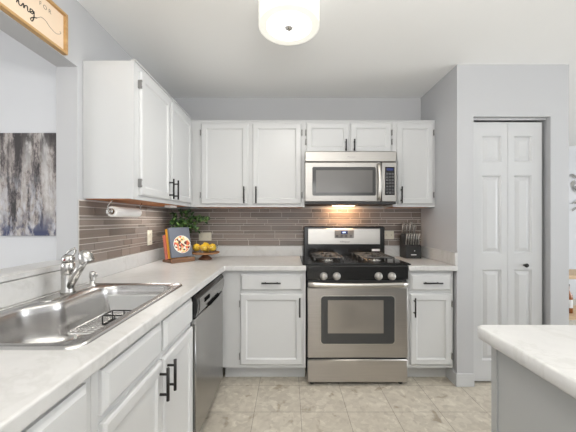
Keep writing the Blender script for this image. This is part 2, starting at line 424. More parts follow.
# left uppers: local x = world y
t = thing('wall_cabinet', 'white double-door wall cabinet on the left wall above the paper towel roll', 'cabinet', (XU, 1.592, 0), PI/2)
LU = YU-1.592
upper_body(t, 0, LU-.001, UZ0+.003, UZ1+.016, .281)
front(t, 'door', .045, .455, UZ0+.028, UZ1-.02, (.425, 1.478, .14), 'l', (1.47, 2.03))
front(t, 'door', .475, .895, UZ0+.028, UZ1-.02, (.508, 1.478, .14), '')
new(M['white']).box(.62, .74, .05, .10, UZ0-.016, UZ0+.003, .003).build('puck_light', t)
# back uppers
t = thing('wall_cabinet', 'white double-door wall cabinet between the corner and the microwave', 'cabinet', (-.8555, YU, 0))
ox = -.8555
upper_body(t, 0, .138-ox, UZ0, UZ1, YB-YU)
front(t, 'door', -.765-ox, -.355-ox, UZ0+.025, UZ1-.025, (-.388-ox, 1.476, .145), 'l', (1.478, 2.02))
front(t, 'door', -.318-ox, .108-ox, UZ0+.025, UZ1-.025, (-.284-ox, 1.476, .145), 'r', (1.478, 2.02))
t = thing('wall_cabinet', 'short white double-door wall cabinet directly above the microwave', 'cabinet', (.139, YU, 0))
upper_body(t, 0, .908-.139, 1.835, UZ1, YB-YU, under=False)
front(t, 'door', .012, .382, 1.850, UZ1-.02, (.352, 1.905, .10), 'l', (1.94, 2.02))
front(t, 'door', .398, .752, 1.850, UZ1-.02, (.425, 1.905, .10), 'r', (1.94, 2.02))
t = thing('wall_cabinet', 'narrow white single-door wall cabinet right of the microwave, against the grey wall', 'cabinet', (.909, YU, 0))
upper_body(t, 0, XR-.909, UZ0, UZ1, YB-YU)
front(t, 'door', .030, .345, UZ0+.025, UZ1-.025, (.062, 1.476, .145), 'r', (1.478, 2.02))

# base cabinets
def base_body(parent, x0, x1, depth, kick=.10):
    mb = new(M['cab']); mb.box(x0, x1, 0, depth, .125, .872); mb.box(x0, x1, kick, depth, 0, .125)
    return mb.build('body', parent, weld=False)
YF = 2.215; XF = -.512
t = thing('base_cabinet', 'white base cabinet with one drawer and door, between dishwasher and stove', 'cabinet', (XF, YF, 0))
base_body(t, 0, .128-XF, YB-YF)
a = -.373-XF; b_ = .103-XF
front(t, 'drawer', a, b_, .718, .848, ((a+b_)/2, .783, .145, False))
front(t, 'door', a, b_, .152, .695, (b_-.022, .60, .145), 'l', (.22, .62))
t = thing('base_cabinet', 'narrow white base cabinet with drawer and door, right of the stove', 'cabinet', (.906, YF, 0))
base_body(t, 0, XR-.909-.012, YB-YF)
front(t, 'drawer', .022, .336, .718, .848, (.18, .783, .145, False))
front(t, 'door', .022, .336, .152, .695, (.046, .60, .145), 'r', (.22, .62))
# left run, local x = world y
t = thing('base_cabinet', 'white sink base cabinet with two false drawer fronts and two doors', 'cabinet', (XF, .745, 0), PI/2)
mb = new(M['cab']); D = XF-XL-.001
mb.box(0, 1.497-.745, 0, .02, .125, .872); mb.box(0, .02, .02, D, .125, .872); mb.box(.732, .752, .02, D, .125, .872)
mb.box(.02, .732, .02, D, .125, .145); mb.box(.02, .732, D-.01, D, .145, .872); mb.box(0, .752, .07, D, 0, .125)
mb.build('body', t, weld=False)
front(t, 'drawer', .028, .382, .735, .856); front(t, 'drawer', .408, .738, .735, .856)
front(t, 'door', .028, .382, .152, .712, (.355, .632, .125)); front(t, 'door', .392, .738, .152, .712, (.424, .632, .125))
t = thing('base_cabinet', 'white base cabinet nearest the viewer, at the near end of the sink run', 'cabinet', (XF, -.10, 0), PI/2)
base_body(t, 0, .843, D, .07)
front(t, 'drawer', .03, .815, .735, .856, (.40, .795, .145, False)); front(t, 'door', .03, .415, .152, .712, (.385, .60, .145)); front(t, 'door', .43, .815, .152, .712, (.46, .60, .145))

# ------------------------------------------------------------ countertops
def slab(name, xs, ys, keep, z0, z1, m, parent=None):
    bm = bmesh.new(); V = {}
    def P(i, j, k):
        if (i, j, k) not in V: V[i, j, k] = bm.verts.new((xs[i], ys[j], (z0, z1)[k]))
        return V[i, j, k]
    K = lambda i, j: 0 <= i < len(xs)-1 and 0 <= j < len(ys)-1 and keep(i, j)
    for i in range(len(xs)-1):
        for j in range(len(ys)-1):
            if not K(i, j): continue
            for k in (0, 1): bm.faces.new((P(i, j, k), P(i+1, j, k), P(i+1, j+1, k), P(i, j+1, k)))
            for c, e in (((i-1, j), ((i, j), (i, j+1))), ((i+1, j), ((i+1, j), (i+1, j+1))), ((i, j-1), ((i, j), (i+1, j))), ((i, j+1), ((i, j+1), (i+1, j+1)))):
                if not K(*c): bm.faces.new((P(*e[0], 0), P(*e[1], 0), P(*e[1], 1), P(*e[0], 1)))
    bmesh.ops.dissolve_limit(bm, angle_limit=R(2), verts=bm.verts, edges=bm.edges)
    mb = MB(); mb.bm.free(); mb.bm = bm; mb.m(m); return mb.build(name, parent)
CZ0, CZ1 = .874, .914
XE = -.485; YE = 2.172
SX0, SX1, SY0, SY1 = -1.082, -.560, .765, 1.552      # sink outline
def rrect(x0, x1, y0, y1, r, z, n=8):
    pts = []
    for cx, cy, a0 in ((x1-r, y1-r, 0), (x0+r, y1-r, 90), (x0+r, y0+r, 180), (x1-r, y0+r, 270)):
        for i in range(n+1):
            a = R(a0+90*i/n); pts.append((cx+r*math.cos(a), cy+r*math.sin(a), z))
    return pts
t = thing('countertop', 'white marble-look L-shaped countertop holding the sink, lemons and cookbooks', 'countertop')
xs = [XL+.001, SX0+.03, SX1-.03, XE, .130]; ys = [-.12, SY0+.03, SY1-.03, YE, YB-.001]
o = slab('slab', xs, ys, lambda i, j: (i == 3 and j == 3) or (i < 3 and not (i == 1 and j == 1)), CZ0, CZ1, M['quartz'], t)
bevel_mod(o, .007, 3)
mb = new(M['quartz'])
mb.box(XL+.001, XL+.021, -.12, YB-.001, CZ1, 1.0115, .003); mb.box(XL+.0212, .130, YB-.021, YB-.001, CZ1, 1.0115, .003)
mb.build('backsplash_strip', t, weld=False)
t = thing('countertop', 'short white marble-look countertop right of the stove under the knife block', 'countertop')
o = slab('slab', [.906, XR-.001], [YE, YB-.001], lambda i, j: True, CZ0, CZ1, M['quartz'], t); bevel_mod(o, .007, 3)
mb = new(M['quartz']); mb.box(.906, XR-.022, YB-.021, YB-.001, CZ1, 1.0115, .003); mb.box(XR-.021, XR-.001, YE+.002, YB-.001, CZ1, 1.0115, .003)
mb.build('backsplash_strip', t, weld=False)

# ------------------------------------------------------------ glass tile on the walls
def tiling(name, label, u0, u1, place, seed, z0=1.013, z1=1.3715):
    rnd = random.Random(seed); rows = [.052, .018, .043, .031, .050, .020, .038, .018, .050, .034, .05]
    mb = new(M['grout']); g = .0022
    def bx(a, b, d0, d1, c, d): mb.box(*place(a, b, d0, d1), c, d)
    bx(u0+.003, u1, 0, .004, z0, z1)
    z = z0
    for h in rows:
        top = min(z+h, z1)
        if top-z < .006: break
        u = u0-rnd.uniform(0, .25)
        while u < u1:
            ln = rnd.choice((.10, .15, .20, .30, .30)); a, b = max(u, u0), min(u+ln, u1)
            if b-a > .006:
                mb.m(rnd.choice(tiles)); bx(a+g, b-g, .004, .0075, z+g, top-g)
            u += ln
        z = top
    o = mb.build(name, weld=False); return tag(o, label, 'backsplash')
tiling('tile_backsplash', 'taupe glass strip-tile backsplash on the back wall behind the stove', XL+.0085, XR-.001, lambda a, b, d0, d1: (a, b, YB-d1-.0005, YB-d0-.0005), 3)
tiling('tile_backsplash', 'grey glass strip-tile backsplash on the left wall under the cabinet', JY+.004, YB-.001, lambda a, b, d0, d1: (XL+d0, XL+d1, a, b), 8)

# ------------------------------------------------------------ sink
t = thing('kitchen_sink', 'stainless steel drop-in single-bowl sink set in the left countertop', 'sink', (0, 0, 0))
bx0, bx1, by0, by1 = -.955, -.597, .800, 1.512
def bowl(x0, x1, y0, y1, r, z, bulge=0, n=8, k=24):
    """rounded rectangle with extra points along its wall side, which bulges towards the wall beside the faucet deck"""
    p = rrect(x0, x1, y0, y1, r, z, n); a, b = p[2*n+1], p[2*n+2]
    out = p[:2*n+2]+[(a[0], a[1]+(b[1]-a[1])*i/(k+1), z) for i in range(1, k+1)]+p[2*n+2:]
    res = []
    for x, y, zz in out:
        s_ = max(0, min(1, (1.215-y)/.12)); s_ = s_*s_*(3-2*s_); u = max(0, min(1, (x1-x)/(x1-x0)))
        res.append((x-bulge*s_*u**3, y, zz))
    return res
BU = .078
rg = [bowl(SX0, SX1, SY0, SY1, .045, CZ1+.0005), bowl(SX0+.003, SX1-.003, SY0+.003, SY1-.003, .043, CZ1+.006), bowl(SX0+.010, SX1-.010, SY0+.010, SY1-.010, .040, CZ1+.008),
      bowl(SX0+.018, SX1-.016, SY0+.016, SY1-.016, .036, CZ1+.004),
      bowl(bx0, bx1, by0, by1, .075, CZ1+.004, BU), bowl(bx0+.004, bx1-.004, by0+.004, by1-.004, .074, CZ1-.004, BU)]
for i in range(1, 5): rg.append(bowl(bx0+.004+.003*i, bx1-.004-.003*i, by0+.004+.003*i, by1-.004-.003*i, .072, CZ1-.004-.028*i, BU))
for i in range(1, 6):
    a = R(18*i); q = .016+.045*(1-math.cos(a)); rg.append(bowl(bx0+q, bx1-q, by0+q, by1-q, .07, CZ1-.116-.045*math.sin(a), BU*(1-.1*i)))
rg.append(bowl(bx0+.16, bx1-.16, by0+.30, by1-.30, .018, CZ1-.165, 0))
new(M['sink']).rings(rg, False, True).build('basin', t)
cx, cy = (bx0+bx1)/2, (by0+by1)/2
new(M['chrome']).lathe([(.055, 0), (.055, .003), (.045, .004), (.040, -.002), (.010, -.003), (.010, .004), (.001, .005)], (cx, cy, CZ1-.163), 'z', 24).build('drain', t)
# wire rack in the basin
t = thing('sink_rack', 'chrome wire rack lying in the far end of the sink', 'rack', (0, 0, 0))
rz = .805; mb = new(M['chrome']); rx0, rx1, ry0, ry1 = -.895, -.66, 1.15, 1.43
mb.tube(rrect(rx0, rx1, ry0, ry1, .03, rz, 4), .0045, 8, closed=True)
for i in range(1, 14): mb.tube([(rx0, ry0+(ry1-ry0)*i/14, rz), (rx1, ry0+(ry1-ry0)*i/14, rz)], .0026, 6)
for i in range(1, 4): mb.tube([(rx0+(rx1-rx0)*i/4, ry0, rz-.003), (rx0+(rx1-rx0)*i/4, ry1, rz-.003)], .002, 6)
mb.build('wire_grid', t)
for x in (rx0+.02, rx1-.02):
    for y in (ry0+.03, ry1-.03): new(M['white']).lathe([(.004, -.048), (.005, -.03), (.004, 0)], (x, y, rz), 'z', 8).build('foot', t)
t = thing('sponge_caddy', 'black wire sponge caddy standing on the rack in the sink', 'caddy')
mb = new(M['blackm']); kx0, kx1, ky0, ky1 = -.80, -.695, 1.235, 1.305
for z in (rz+.006, rz+.045): mb.tube(rrect(kx0, kx1, ky0, ky1, .01, z, 3), .0032, 6, closed=True)
for x in (kx0, (kx0+kx1)/2, kx1):
    for y in (ky0, ky1): mb.tube([(x, y, rz+.006), (x, y, rz+.045)], .003, 6)
for i in range(1, 4): mb.tube([(kx0, ky0+(ky1-ky0)*i/4, rz+.006), (kx1, ky0+(ky1-ky0)*i/4, rz+.006)], .0025, 6)
mb.build('wire_frame', t)
# faucet
FZ = CZ1+.004; fx, fy = -1.020, 1.330
t = thing('kitchen_faucet', 'brushed nickel single-lever pull-out faucet on the sink deck', 'faucet', (fx, fy, FZ))
mb = new(M['nickel']); mb.rings([[(x, y, z) for x, y, _ in rrect(-.026+q, .026-q, -.14+q, .14-q, .024-q, 0)] for z, q in ((0, 0), (.005, .0), (.008, .004))]); mb.build('deck_plate', t)
mb = new(M['faucet']); mb.lathe([(.030, .008), (.028, .014), (.0265, .02), (.0265, .088), (.0255, .090), (.0255, .092), (.0275, .094), (.0275, .138), (.025, .146), (.020, .149), (.004, .149)], n=28)
mb.build('body', t)
mb = new(M['faucet'])
mb.lathe([(.024, .150), (.0255, .153), (.0255, .168), (.021, .178), (.010, .182), (.002, .183)], n=24)
mb.tube([(-.020, 0, .172), (-.008, 0, .188), (.010, 0, .202), (.030, 0, .211), (.035, 0, .203), (.030, 0, .190), (.020, 0, .176), (0, 0, .178)], .0052, 8, closed=True)
lv = mb.build('lever', t)
new(M['red']).lathe([(.0045, 0), (.0045, .003), (.001, .004)], (.002, -.0245, .161), 'y', 10).build('temperature_mark', lv)
dv = Vector((.128, -.072, .152)); L0 = Vector((.010, -.006, .032))
new(M['faucet']).tube([L0-dv*.03, L0+dv*.3, L0+dv*.86], [.0145, .0155, .0165], 16).build('spout', t)
mb = new(M['faucet']); xf_ = Matrix.Rotation(R(-22), 4, 'Y')
mb.lathe([(.002, .032), (.013, .030), (.021, .024), (.0265, .012), (.028, 0), (.0285, -.022), (.0275, -.025), (.024, -.026), (.022, -.023), (.002, -.023)], tuple(L0+dv*.98), 'z', 28, xf=xf_)
mb.build('spray_head', t)
t = thing('soap_dispenser', 'small brushed nickel soap dispenser beside the faucet on the sink deck', 'soap dispenser', (-1.020, 1.495, FZ))
mb = new(M['nickel']); mb.lathe([(.022, 0), (.022, .004), (.013, .008), (.0125, .04), (.0155, .044), (.0155, .066), (.011, .074), (.002, .076)], n=20); mb.build('pump_body', t)
new(M['nickel']).tube([(0, 0, .062), (.020, -.004, .064), (.028, -.005, .052)], [.006, .006, .005], 10).build('nozzle', t)

# ------------------------------------------------------------ dishwasher (local x = world y, front -y -> +x)
t = thing('dishwasher', 'stainless steel dishwasher under the left countertop next to the corner', 'dishwasher', (XF, 1.500, 0), PI/2)
W = .615
new(M['blackm']).box(.004, W-.004, .0, .55, .10, .866).build('tub', t)
new(M['black']).box(.004, W-.004, .06, .5, 0.005, .10).build('toe_kick', t)
mb = new(M['steel_side']); mb.box(0, W, -.026, 0, .105, .742, .004, 2); mb.build('door', t)
def arc_panel(mb, x0, x1):
    prof = [(-.005, .866), (-.020, .862), (-.032, .846), (-.037, .815), (-.034, .780), (-.024, .750), (-.005, .744)]
    mb.rings([[(x, y, z) for y, z in prof] for x in (x0, x1)], True, True, smooth=False)
mb = new(M['black']); arc_panel(mb, 0, W); cp = mb.build('control_panel', t)
mb = new(M['steel_side']); prof = [(-.0352, .842), (-.0395, .815), (-.037, .782), (-.028, .756), (-.026, .760), (-.036, .815), (-.032, .838)]
mb.rings([[(x, y, z) for y, z in prof] for x in (.035, W-.012)], True, True, smooth=False); fp = mb.build('fascia', cp)
new(M['void']).box(.115, .215, -.0412, -.034, .800, .822).build('vent_slot', fp)
new(M['void']).box(.22, .46, -.0395, -.020, .748, .763).build('handle_recess', fp)

# ------------------------------------------------------------ gas range
GX = .138; GW = .762
t = thing('gas_range', 'stainless steel freestanding gas range with black cooktop between the base cabinets', 'stove', (GX, 2.20, 0))
# local y: 0 = body front, depth .57
new(M['blackm']).box(.004, GW-.004, .012, .56, .03, .895).build('body', t)
mb = new(M['black']); mb.box(-.036, GW+.034, .0, .50, .915, .925, .003, 2); mb.box(.03, GW-.03, .03, .46, .9252, .929)
ct = mb.build('cooktop', t)
mb = new(M['black'])
prof = [(.02, .918), (-.018, .916), (-.026, .906), (-.026, .812), (-.015, .806), (.02, .806)]
mb.rings([[(x, y, z) for y, z in prof] for x in (.0, GW)], True, True, smooth=False)
mb.box(.004, GW-.004, -.028, -.026, .862, .866)
cp = mb.build('control_panel', t)
for x in (.125, .222, .538, .638):
    k = new(M['knob']); k.lathe([(.030, 0), (.030, .004), (.025, .006), (.0225, .026), (.019, .030), (.001, .030)], (x, -.026, .836), 'y', 20)
    k.box(x-.004, x+.004, -.062, -.050, .815, .857, .001); k = k.build('knob', cp)
# oven door
mb = new(M['steel']); mb.box(.002, GW-.002, -.022, .011, .216, .748, .005, 2); dr = mb.build('oven_door', t)
def rr_xz(x0, x1, z0, z1, r, y, n=6): return [(p[0], y, p[1]) for p in rrect(x0, x1, z0, z1, r, 0, n)]
new(M['steel_hi']).rings([rr_xz(.098, .666, .318, .690, .03, -.022), rr_xz(.100, .664, .320, .688, .028, -.0245)]).build('window_trim', dr)
new(M['ovenframe']).rings([rr_xz(.104, .660, .324, .684, .025, -.0235), rr_xz(.105, .659, .325, .683, .024, -.0262)]).build('window_border', dr)
new(M['ovenglass']).box(.155, .575, -.0275, -.026, .405, .655).build('oven_window', dr)
# handle: full-width bowed bar
mb = new(M['steel_hi']); rs = []
for i in range(17):
    u = i/16; x = .006+(GW-.012)*u; y = -.040-.020*math.sin(PI*u)**.6
    zc = .776-.004*math.sin(PI*u)
    rs.append([(x, y+.012*math.cos(2*PI*j/12), zc+.019*math.sin(2*PI*j/12)) for j in range(12)])
mb.rings(rs)
mb.box(.006, .045, -.046, -.015, .758, .794, .004); mb.box(GW-.045, GW-.006, -.046, -.015, .758, .794, .004)
mb.build('oven_handle', dr)
mb = new(M['blackm']); mb.box(.01, GW-.01, -.014, .011, .749, .806); mb.build('vent_gap', t)
mb = new(M['steel']); mb.box(.002, GW-.002, -.020, .011, .030, .202, .005, 2); mb.build('storage_drawer', t)
new(M['blackm']).box(.01, GW-.01, -.006, .011, .2025, .2155).build('drawer_gap', t)
for x in (.04, GW-.04):
    for y in (.03, .5): new(M['blackm']).lathe([(.018, 0), (.018, .03)], (x, y, 0), 'z', 12).build('foot', t)
# backguard
mb = new(M['black']); mb.box(.0, GW, .505, .565, .90, 1.200, .008, 2)
bg = mb.build('backguard', t)
mb = new(M['steel_hi']); mb.box(.040, GW-.045, .4995, .506, 1.032, 1.180, .003); pf = mb.build('backguard_fascia', bg)
new(M['panelgrey']).box(.290, .470, .4965, .5005, 1.090, 1.164, .002).build('clock_panel', bg)
new(M['screen']).box(.348, .412, .4955, .4968, 1.128, 1.158).build('clock_display', bg)
for x in (.368, .378, .388): new(M['digit']).box(x-.003, x+.003, .4945, .4957, 1.138, 1.150).build('digit', bg)
for i in range(4):
    for j in range(2): new(M['key']).box(.302+i*.043, .322+i*.043, .4955, .4968, 1.098+j*.013, 1.106+j*.013).build('button', bg)
text_mesh('maker_mark', 'Whirlpool', .022, M['logo'], bg, Matrix.Translation((.385, .4990, 1.056)) @ Matrix.Rotation(PI/2, 4, 'X'))
new(M['white_mark']).box(.640, .715, .5035, .5052, .968, .988).build('rating_label', bg)
# burners and grates
def grate(x0, x1):
    mb = new(M['iron']); y0, y1, z = .07, .43, .962; r = .0068
    for ya, yb in ((y0, (y0+y1)/2-.006), ((y0+y1)/2+.006, y1)):
        cxx, cyy = (x0+x1)/2, (ya+yb)/2
        mb.tube([(x0, ya, z), (x1, ya, z), (x1, yb, z), (x0, yb, z)], r, 8, closed=True)
        for px, py in ((x0, cyy), (x1, cyy), (cxx, ya), (cxx, yb), (x0, ya), (x1, yb), (x0, yb), (x1, ya)):
            v = Vector((cxx-px, cyy-py, 0)); l = v.length; v.normalize(); q = Vector((px, py, z))+v*(l-.035)
            mb.tube([(px, py, z), (q.x-v.x*.01, q.y-v.y*.01, z+.004), (q.x, q.y, z+.006)], r*.9, 8)
        for px in (x0, x1):
            for py in (ya, yb): mb.tube([(px, py, z), (px, py, .9295)], r, 8)
    return mb.build('grate', ct)
for x0, x1 in ((.065, .290), (.440, .690)):
    grate(x0, x1)
    for yy in (.155, .345):
        b1 = new(M['nickel']); b1.lathe([(.050, .9295), (.048, .936), (.036, .938), (.036, .946)], ((x0+x1)/2, yy, 0), 'z', 24); b1 = b1.build('burner', ct)
        new(M['iron']).lathe([(.034, .946), (.034, .953), (.028, .957), (.002, .957)], ((x0+x1)/2, yy, 0), 'z', 24).build('burner_cap', b1)

# ------------------------------------------------------------ microwave
t = thing('microwave', 'stainless steel over-the-range microwave hung under the short cabinet above the stove', 'microwave', (.131, 2.405, 0))
Wm = .762
new(M['blackm']).box(.006, Wm-.006, .0, YB-2.405-.002, 1.412, 1.828).build('body', t)
mb = new(M['steel_dim']); mb.box(0, Wm, -.020, 0, 1.742, 1.830, .006, 2); hdp = mb.build('vent_band', t)
text_mesh('maker_mark', 'Whirlpool', .016, M['panelgrey'], hdp, Matrix.Translation((.385, -.0205, 1.782)) @ Matrix.Rotation(PI/2, 4, 'X'))
mb = new(M['steel_dim']); mb.box(0, .632, -.020, 0, 1.412, 1.739, .005, 2); md = mb.build('door', t)
new(M['ovenframe']).rings([rr_xz(.062, .588, 1.462, 1.700, .012, -.0195), rr_xz(.063, .587, 1.463, 1.699, .012, -.0225)]).build('window_border', md)
new(M['mwglass']).box(.092, .560, -.0238, -.0222, 1.487, 1.672).build('window', md)
mb = new(M['steel_hi']); rs = []
for i in range(13):
    u = i/12; z = 1.425+.30*u; y = -.030-.028*math.sin(PI*u)**.7
    rs.append([(.611+.014*math.cos(2*PI*j/10), y+.010*math.sin(2*PI*j/10), z) for j in range(10)])
mb.rings(rs); mb.box(.600, .622, -.034, -.016, 1.420, 1.442, .003); mb.box(.600, .622, -.034, -.016, 1.706, 1.728, .003)
mb.build('door_handle', md)
mb = new(M['steel_dim']); mb.box(.635, Wm, -.020, 0, 1.412, 1.739, .005, 2); pn = mb.build('control_panel', t)
new(M['black']).box(.664, .744, -.0225, -.0195, 1.466, 1.700, .002).build('keypad', pn)
new(M['screen']).box(.676, .732, -.0240, -.0222, 1.668, 1.690).build('display', pn)
for i in range(3):
    for j in range(7): new(M['key']).box(.672+i*.023, .690+i*.023, -.0238, -.0222, 1.478+j*.026, 1.494+j*.026, .001).build('key', pn)
mb = new(M['blackm']); mb.box(.004, Wm-.004, -.010, YB-2.405-.004, 1.392, 1.4115); un = mb.build('underside_grille', t)
new(M['bulb']).box(.27, .47, .22, .29, 1.3895, 1.3922).build('lamp_lens', un)
sp = bpy.data.lights.new('range_task_lamp', 'AREA'); sp.shape = 'RECTANGLE'; sp.size = .22; sp.size_y = .05; sp.energy = 2.6; sp.color = (1, .60, .32)
so = bpy.data.objects.new('range_task_lamp', sp); C.objects.link(so); so.location = (.138+.37, 2.405+.26, 1.386); so.rotation_euler = (R(18), 0, 0)
area('under_cabinet_lamp', (-1.0, 2.25, 1.35), (0, 0, 0), .15, .5, 1.5, (1, .97, .92))

# ------------------------------------------------------------ peninsula
t = thing('peninsula', 'grey panelled peninsula with white marble-look top in the right foreground', 'kitchen island')
PX, PY = .645, .918
mb = new(M['pen']); mb.box(PX+.006, 2.2, -.30, PY-.004, 0, .872); mb.box(PX, PX+.03, PY-.022, PY, 0, .872); mb.box(PX+.002, PX+.02, -.30, PY-.022, 0, .09)
mb.build('base_panel', t, weld=False)
rg = [[(x, y, z) for x, y, _ in rrect(.615+q, 2.3, -.36+q, .955-q, .022, 0, 5)] for z, q in ((.8745, .003), (.879, 0), (.909, 0), (.914, .005))]
mb = new(M['quartz']); mb.rings(rg); mb.build('slab', t)

# ------------------------------------------------------------ ceiling light
t = thing('ceiling_light', 'round flush-mount drum ceiling light with pale shade and lit diffuser', 'ceiling light', (0, 1.525, 0))
new(M['nickel']).lathe([(.07, 2.425), (.07, 2.4395)], n=32).build('canopy', t)
new(M['shade']).lathe([(.157, 2.282), (.160, 2.282), (.160, 2.424), (.157, 2.424)], n=64).build('lamp_shade', t)
mb = new(M['diffuser']); mb.lathe([(.156, 2.290), (.150, 2.2835), (.10, 2.281), (.02, 2.280)], n=64); mb.build('diffuser', t)
new(M['nickel']).lathe([(.022, 2.281), (.022, 2.276), (.014, 2.270), (.006, 2.264), (.001, 2.263)], n=24).build('finial', t)
pl = bpy.data.lights.new('ceiling_light_bulb', 'AREA'); pl.shape = 'DISK'; pl.size = .29; pl.energy = 6; pl.color = (1, .95, .88)
po = bpy.data.objects.new('ceiling_light_bulb', pl); C.objects.link(po); po.location = (0, 1.525, 2.260)

# ------------------------------------------------------------ framed sign over the pass-through (faces +x)
t = thing('framed_sign', 'cream lettered sign in a golden wood frame above the pass-through', 'sign', (XL, 1.453, 2.09))
ln = .80; hh = .203
mb = new(M['wood_frame'])
mb.box(.0005, .026, -ln, 0, 0, .013, .001); mb.box(.0005, .026, -ln, 0, hh-.013, hh, .001); mb.box(.0005, .026, -.013, 0, .013, hh-.013); mb.box(.0005, .026, -ln, -ln+.013, .013, hh-.013)
mb.build('frame', t, weld=False)
new(M['card']).box(.001, .012, -ln+.0125, -.0125, .0125, hh-.0125).build('board', t)
# local coordinates on the board: u = along +y (0 at right edge), v = z
def stroke(name, pts, r, m):
    # Catmull-Rom through (u, v)
    P = [Vector((u, v)) for u, v in pts]; out = []
    for i in range(len(P)-1):
        p0, p1, p2, p3 = P[max(i-1, 0)], P[i], P[i+1], P[min(i+2, len(P)-1)]
        for k in range(6):
            s = k/6; out.append(.5*((2*p1)+(p2-p0)*s+(2*p0-5*p1+4*p2-p3)*s*s+(3*p1-p0-3*p2+p3)*s**3))
    out.append(P[-1]); return [(0.0125, q.x, q.y) for q in out]
mb = new(M['ink'])
S1 = [(-.345, .070), (-.335, .098), (-.330, .070), (-.318, .072), (-.305, .098), (-.302, .070), (-.296, .090), (-.282, .100), (-.278, .072), (-.266, .076), (-.246, .100), (-.262, .100), (-.264, .078), (-.248, .078), (-.240, .102), (-.240, .060), (-.252, .026), (-.262, .034), (-.246, .056), (-.222, .072)]
S1 = [(-.18+(u+.24)*.78, (v-.1)*.65+.091) for u, v in S1]
mb.tube(stroke('s', S1, 0, 0), .0022, 6)
mb.tube([(.0125, -.255, .101), (.0125, -.253, .104)], .0024, 6)
mb.build('lettering', t)
mb = new(M['inkpale']); mb.tube(stroke('s', [(-.166, .073), (-.152, .086), (-.140, .094), (-.118, .093), (-.095, .080), (-.060, .073), (-.036, .085), (-.029, .095), (-.036, .098)], 0, 0), .0012, 6)
mb.build('flourish', t)
text_mesh('lettering', 'F O R', .027, M['inkpale'], t, Matrix.Translation((.0125, -.120, .152)) @ Matrix.Rotation(PI/2, 4, 'Z') @ Matrix.Rotation(PI/2, 4, 'X'))

# ------------------------------------------------------------ canvas in the dining room
o = new(M['canvas']).box(0, 1.10, -.035, 0, 0, 1.19, .003).build('canvas_painting')
o.scale = (.52, .52, .52); o.location = (-1.944, 1.7495, 1.165); tag(o, 'abstract grey, beige and blue canvas hanging beyond the pass-through', 'painting')

# ------------------------------------------------------------ outlets
def outlet(label, loc, rz, wdt, hgt, horizontal):
    t = thing('wall_outlet', label, 'outlet', loc, rz)
    mb = new(M['ivory']); mb.box(-wdt/2, wdt/2, -.006, 0, -hgt/2, hgt/2, .002, 2); mb.build('cover_plate', t)
    for s in (-1, 1):
        cxx, czz = ((s*wdt*.24, 0) if horizontal else (0, s*hgt*.24))
        f = new(M['ivory']).box(cxx-.014, cxx+.014, -.0085, -.0055, czz-.014, czz+.014, .003, 2).build('socket', t)
        sl = new(M['slot'])
        for q in (-.005, .005):
            if horizontal: sl.box(cxx-.004, cxx+.004, -.0092, -.008, czz+q-.001, czz+q+.001)
            else: sl.box(cxx+q-.001, cxx+q+.001, -.0092, -.008, czz-.004, czz+.004)
        sl.build('slots', f)
outlet('ivory outlet on the left wall tile, left of the cookbooks', (XL+.0078, 2.335, 1.117), PI/2, .076, .120, False)
outlet('ivory outlet on the back wall tile behind the lemons', (-.808, YB-.0078, 1.10), 0, .122, .080, True)
outlet('ivory outlet on the back wall tile between stove and knife block', (.962, YB-.0078, 1.115), 0, .095, .080, True)

# ------------------------------------------------------------ paper towels
t = thing('paper_towel_holder', 'nickel wire paper towel holder mounted under the left wall cabinet', 'paper towel holder', (-1.005, 1.615, 1.308))
mb = new(M['nickel'])
sp_ = [(0, 0, 0)]
for i in range(40):
    a = i/40*3.4*PI; r = .004+.018*i/40; sp_.append((r*math.cos(a), 0, r*math.sin(a)))
sp_ += [(-.010, 0, .034), (.004, 0, .050), (.016, 0, .0655)]
mb.tube(sp_, .0022, 6)
mb.tube([(0, 0, 0), (0, .33, 0)], .004, 8)
mb.tube([(0, .33, 0), (.0, .33, .04), (.012, .33, .0655)], .0025, 6)
mb.build('wire_arm', t)
t2 = thing('paper_towel_roll', 'nearly used white paper towel roll under the left wall cabinet', 'paper towel', (-1.005, 1.63, 1.308))
mb = new(M['paper']); mb.rings([[(r*math.cos(2*PI*j/28), y, r*math.sin(2*PI*j/28)) for j in range(28)] for r, y in ((.018, 0), (.029, .001), (.030, .004), (.030, .276), (.029, .279), (.018, .280), (.018, .0))], False, False)
mb.build('roll', t2)
mb = new(M['core']); mb.rings([[(r*math.cos(2*PI*j/20), y, r*math.sin(2*PI*j/20)) for j in range(20)] for r, y in ((.0165, -.001), (.0178, -.001), (.0178, .281), (.0165, .281), (.0165, -.001))], False, False); mb.build('cardboard_core', t2)

# ------------------------------------------------------------ cake stand, bowl and lemons
kx, ky = -.738, 2.54
t = thing('cake_stand', 'dark walnut pedestal stand on the countertop carrying the lemons', 'cake stand', (kx, ky, CZ1))
mb = new(M['wood_dark']); mb.lathe([(.060, 0), (.060, .006), (.040, .022), (.024, .038), (.026, .046)], n=32); mb.build('pedestal', t)
new(M['wood_mid']).lathe([(.030, .046), (.112, .050), (.122, .056), (.124, .062), (.118, .066), (.110, .063), (.002, .063)], n=40).build('plate', t)
t = thing('glass_bowl', 'clear glass bowl of lemons on the walnut stand', 'bowl', (kx, ky, CZ1+.0665))
mb = new(M['glass']); pr = [(.06, 0), (.090, .003), (.104, .02), (.109, .045), (.108, .060), (.106, .060), (.106, .045), (.101, .022), (.088, .006), (.002, .005)]
mb.lathe(pr, n=40, cap=True); mb.build('bowl_shell', t)
lemons = [(-.069, -.024, 80, 'leftmost lemon in the glass bowl'), (.0, -.038, 92, 'middle lemon in the glass bowl'), (.069, -.022, 98, 'rightmost lemon in the glass bowl'), (-.005, .050, 10, 'lemon at the back of the glass bowl')]
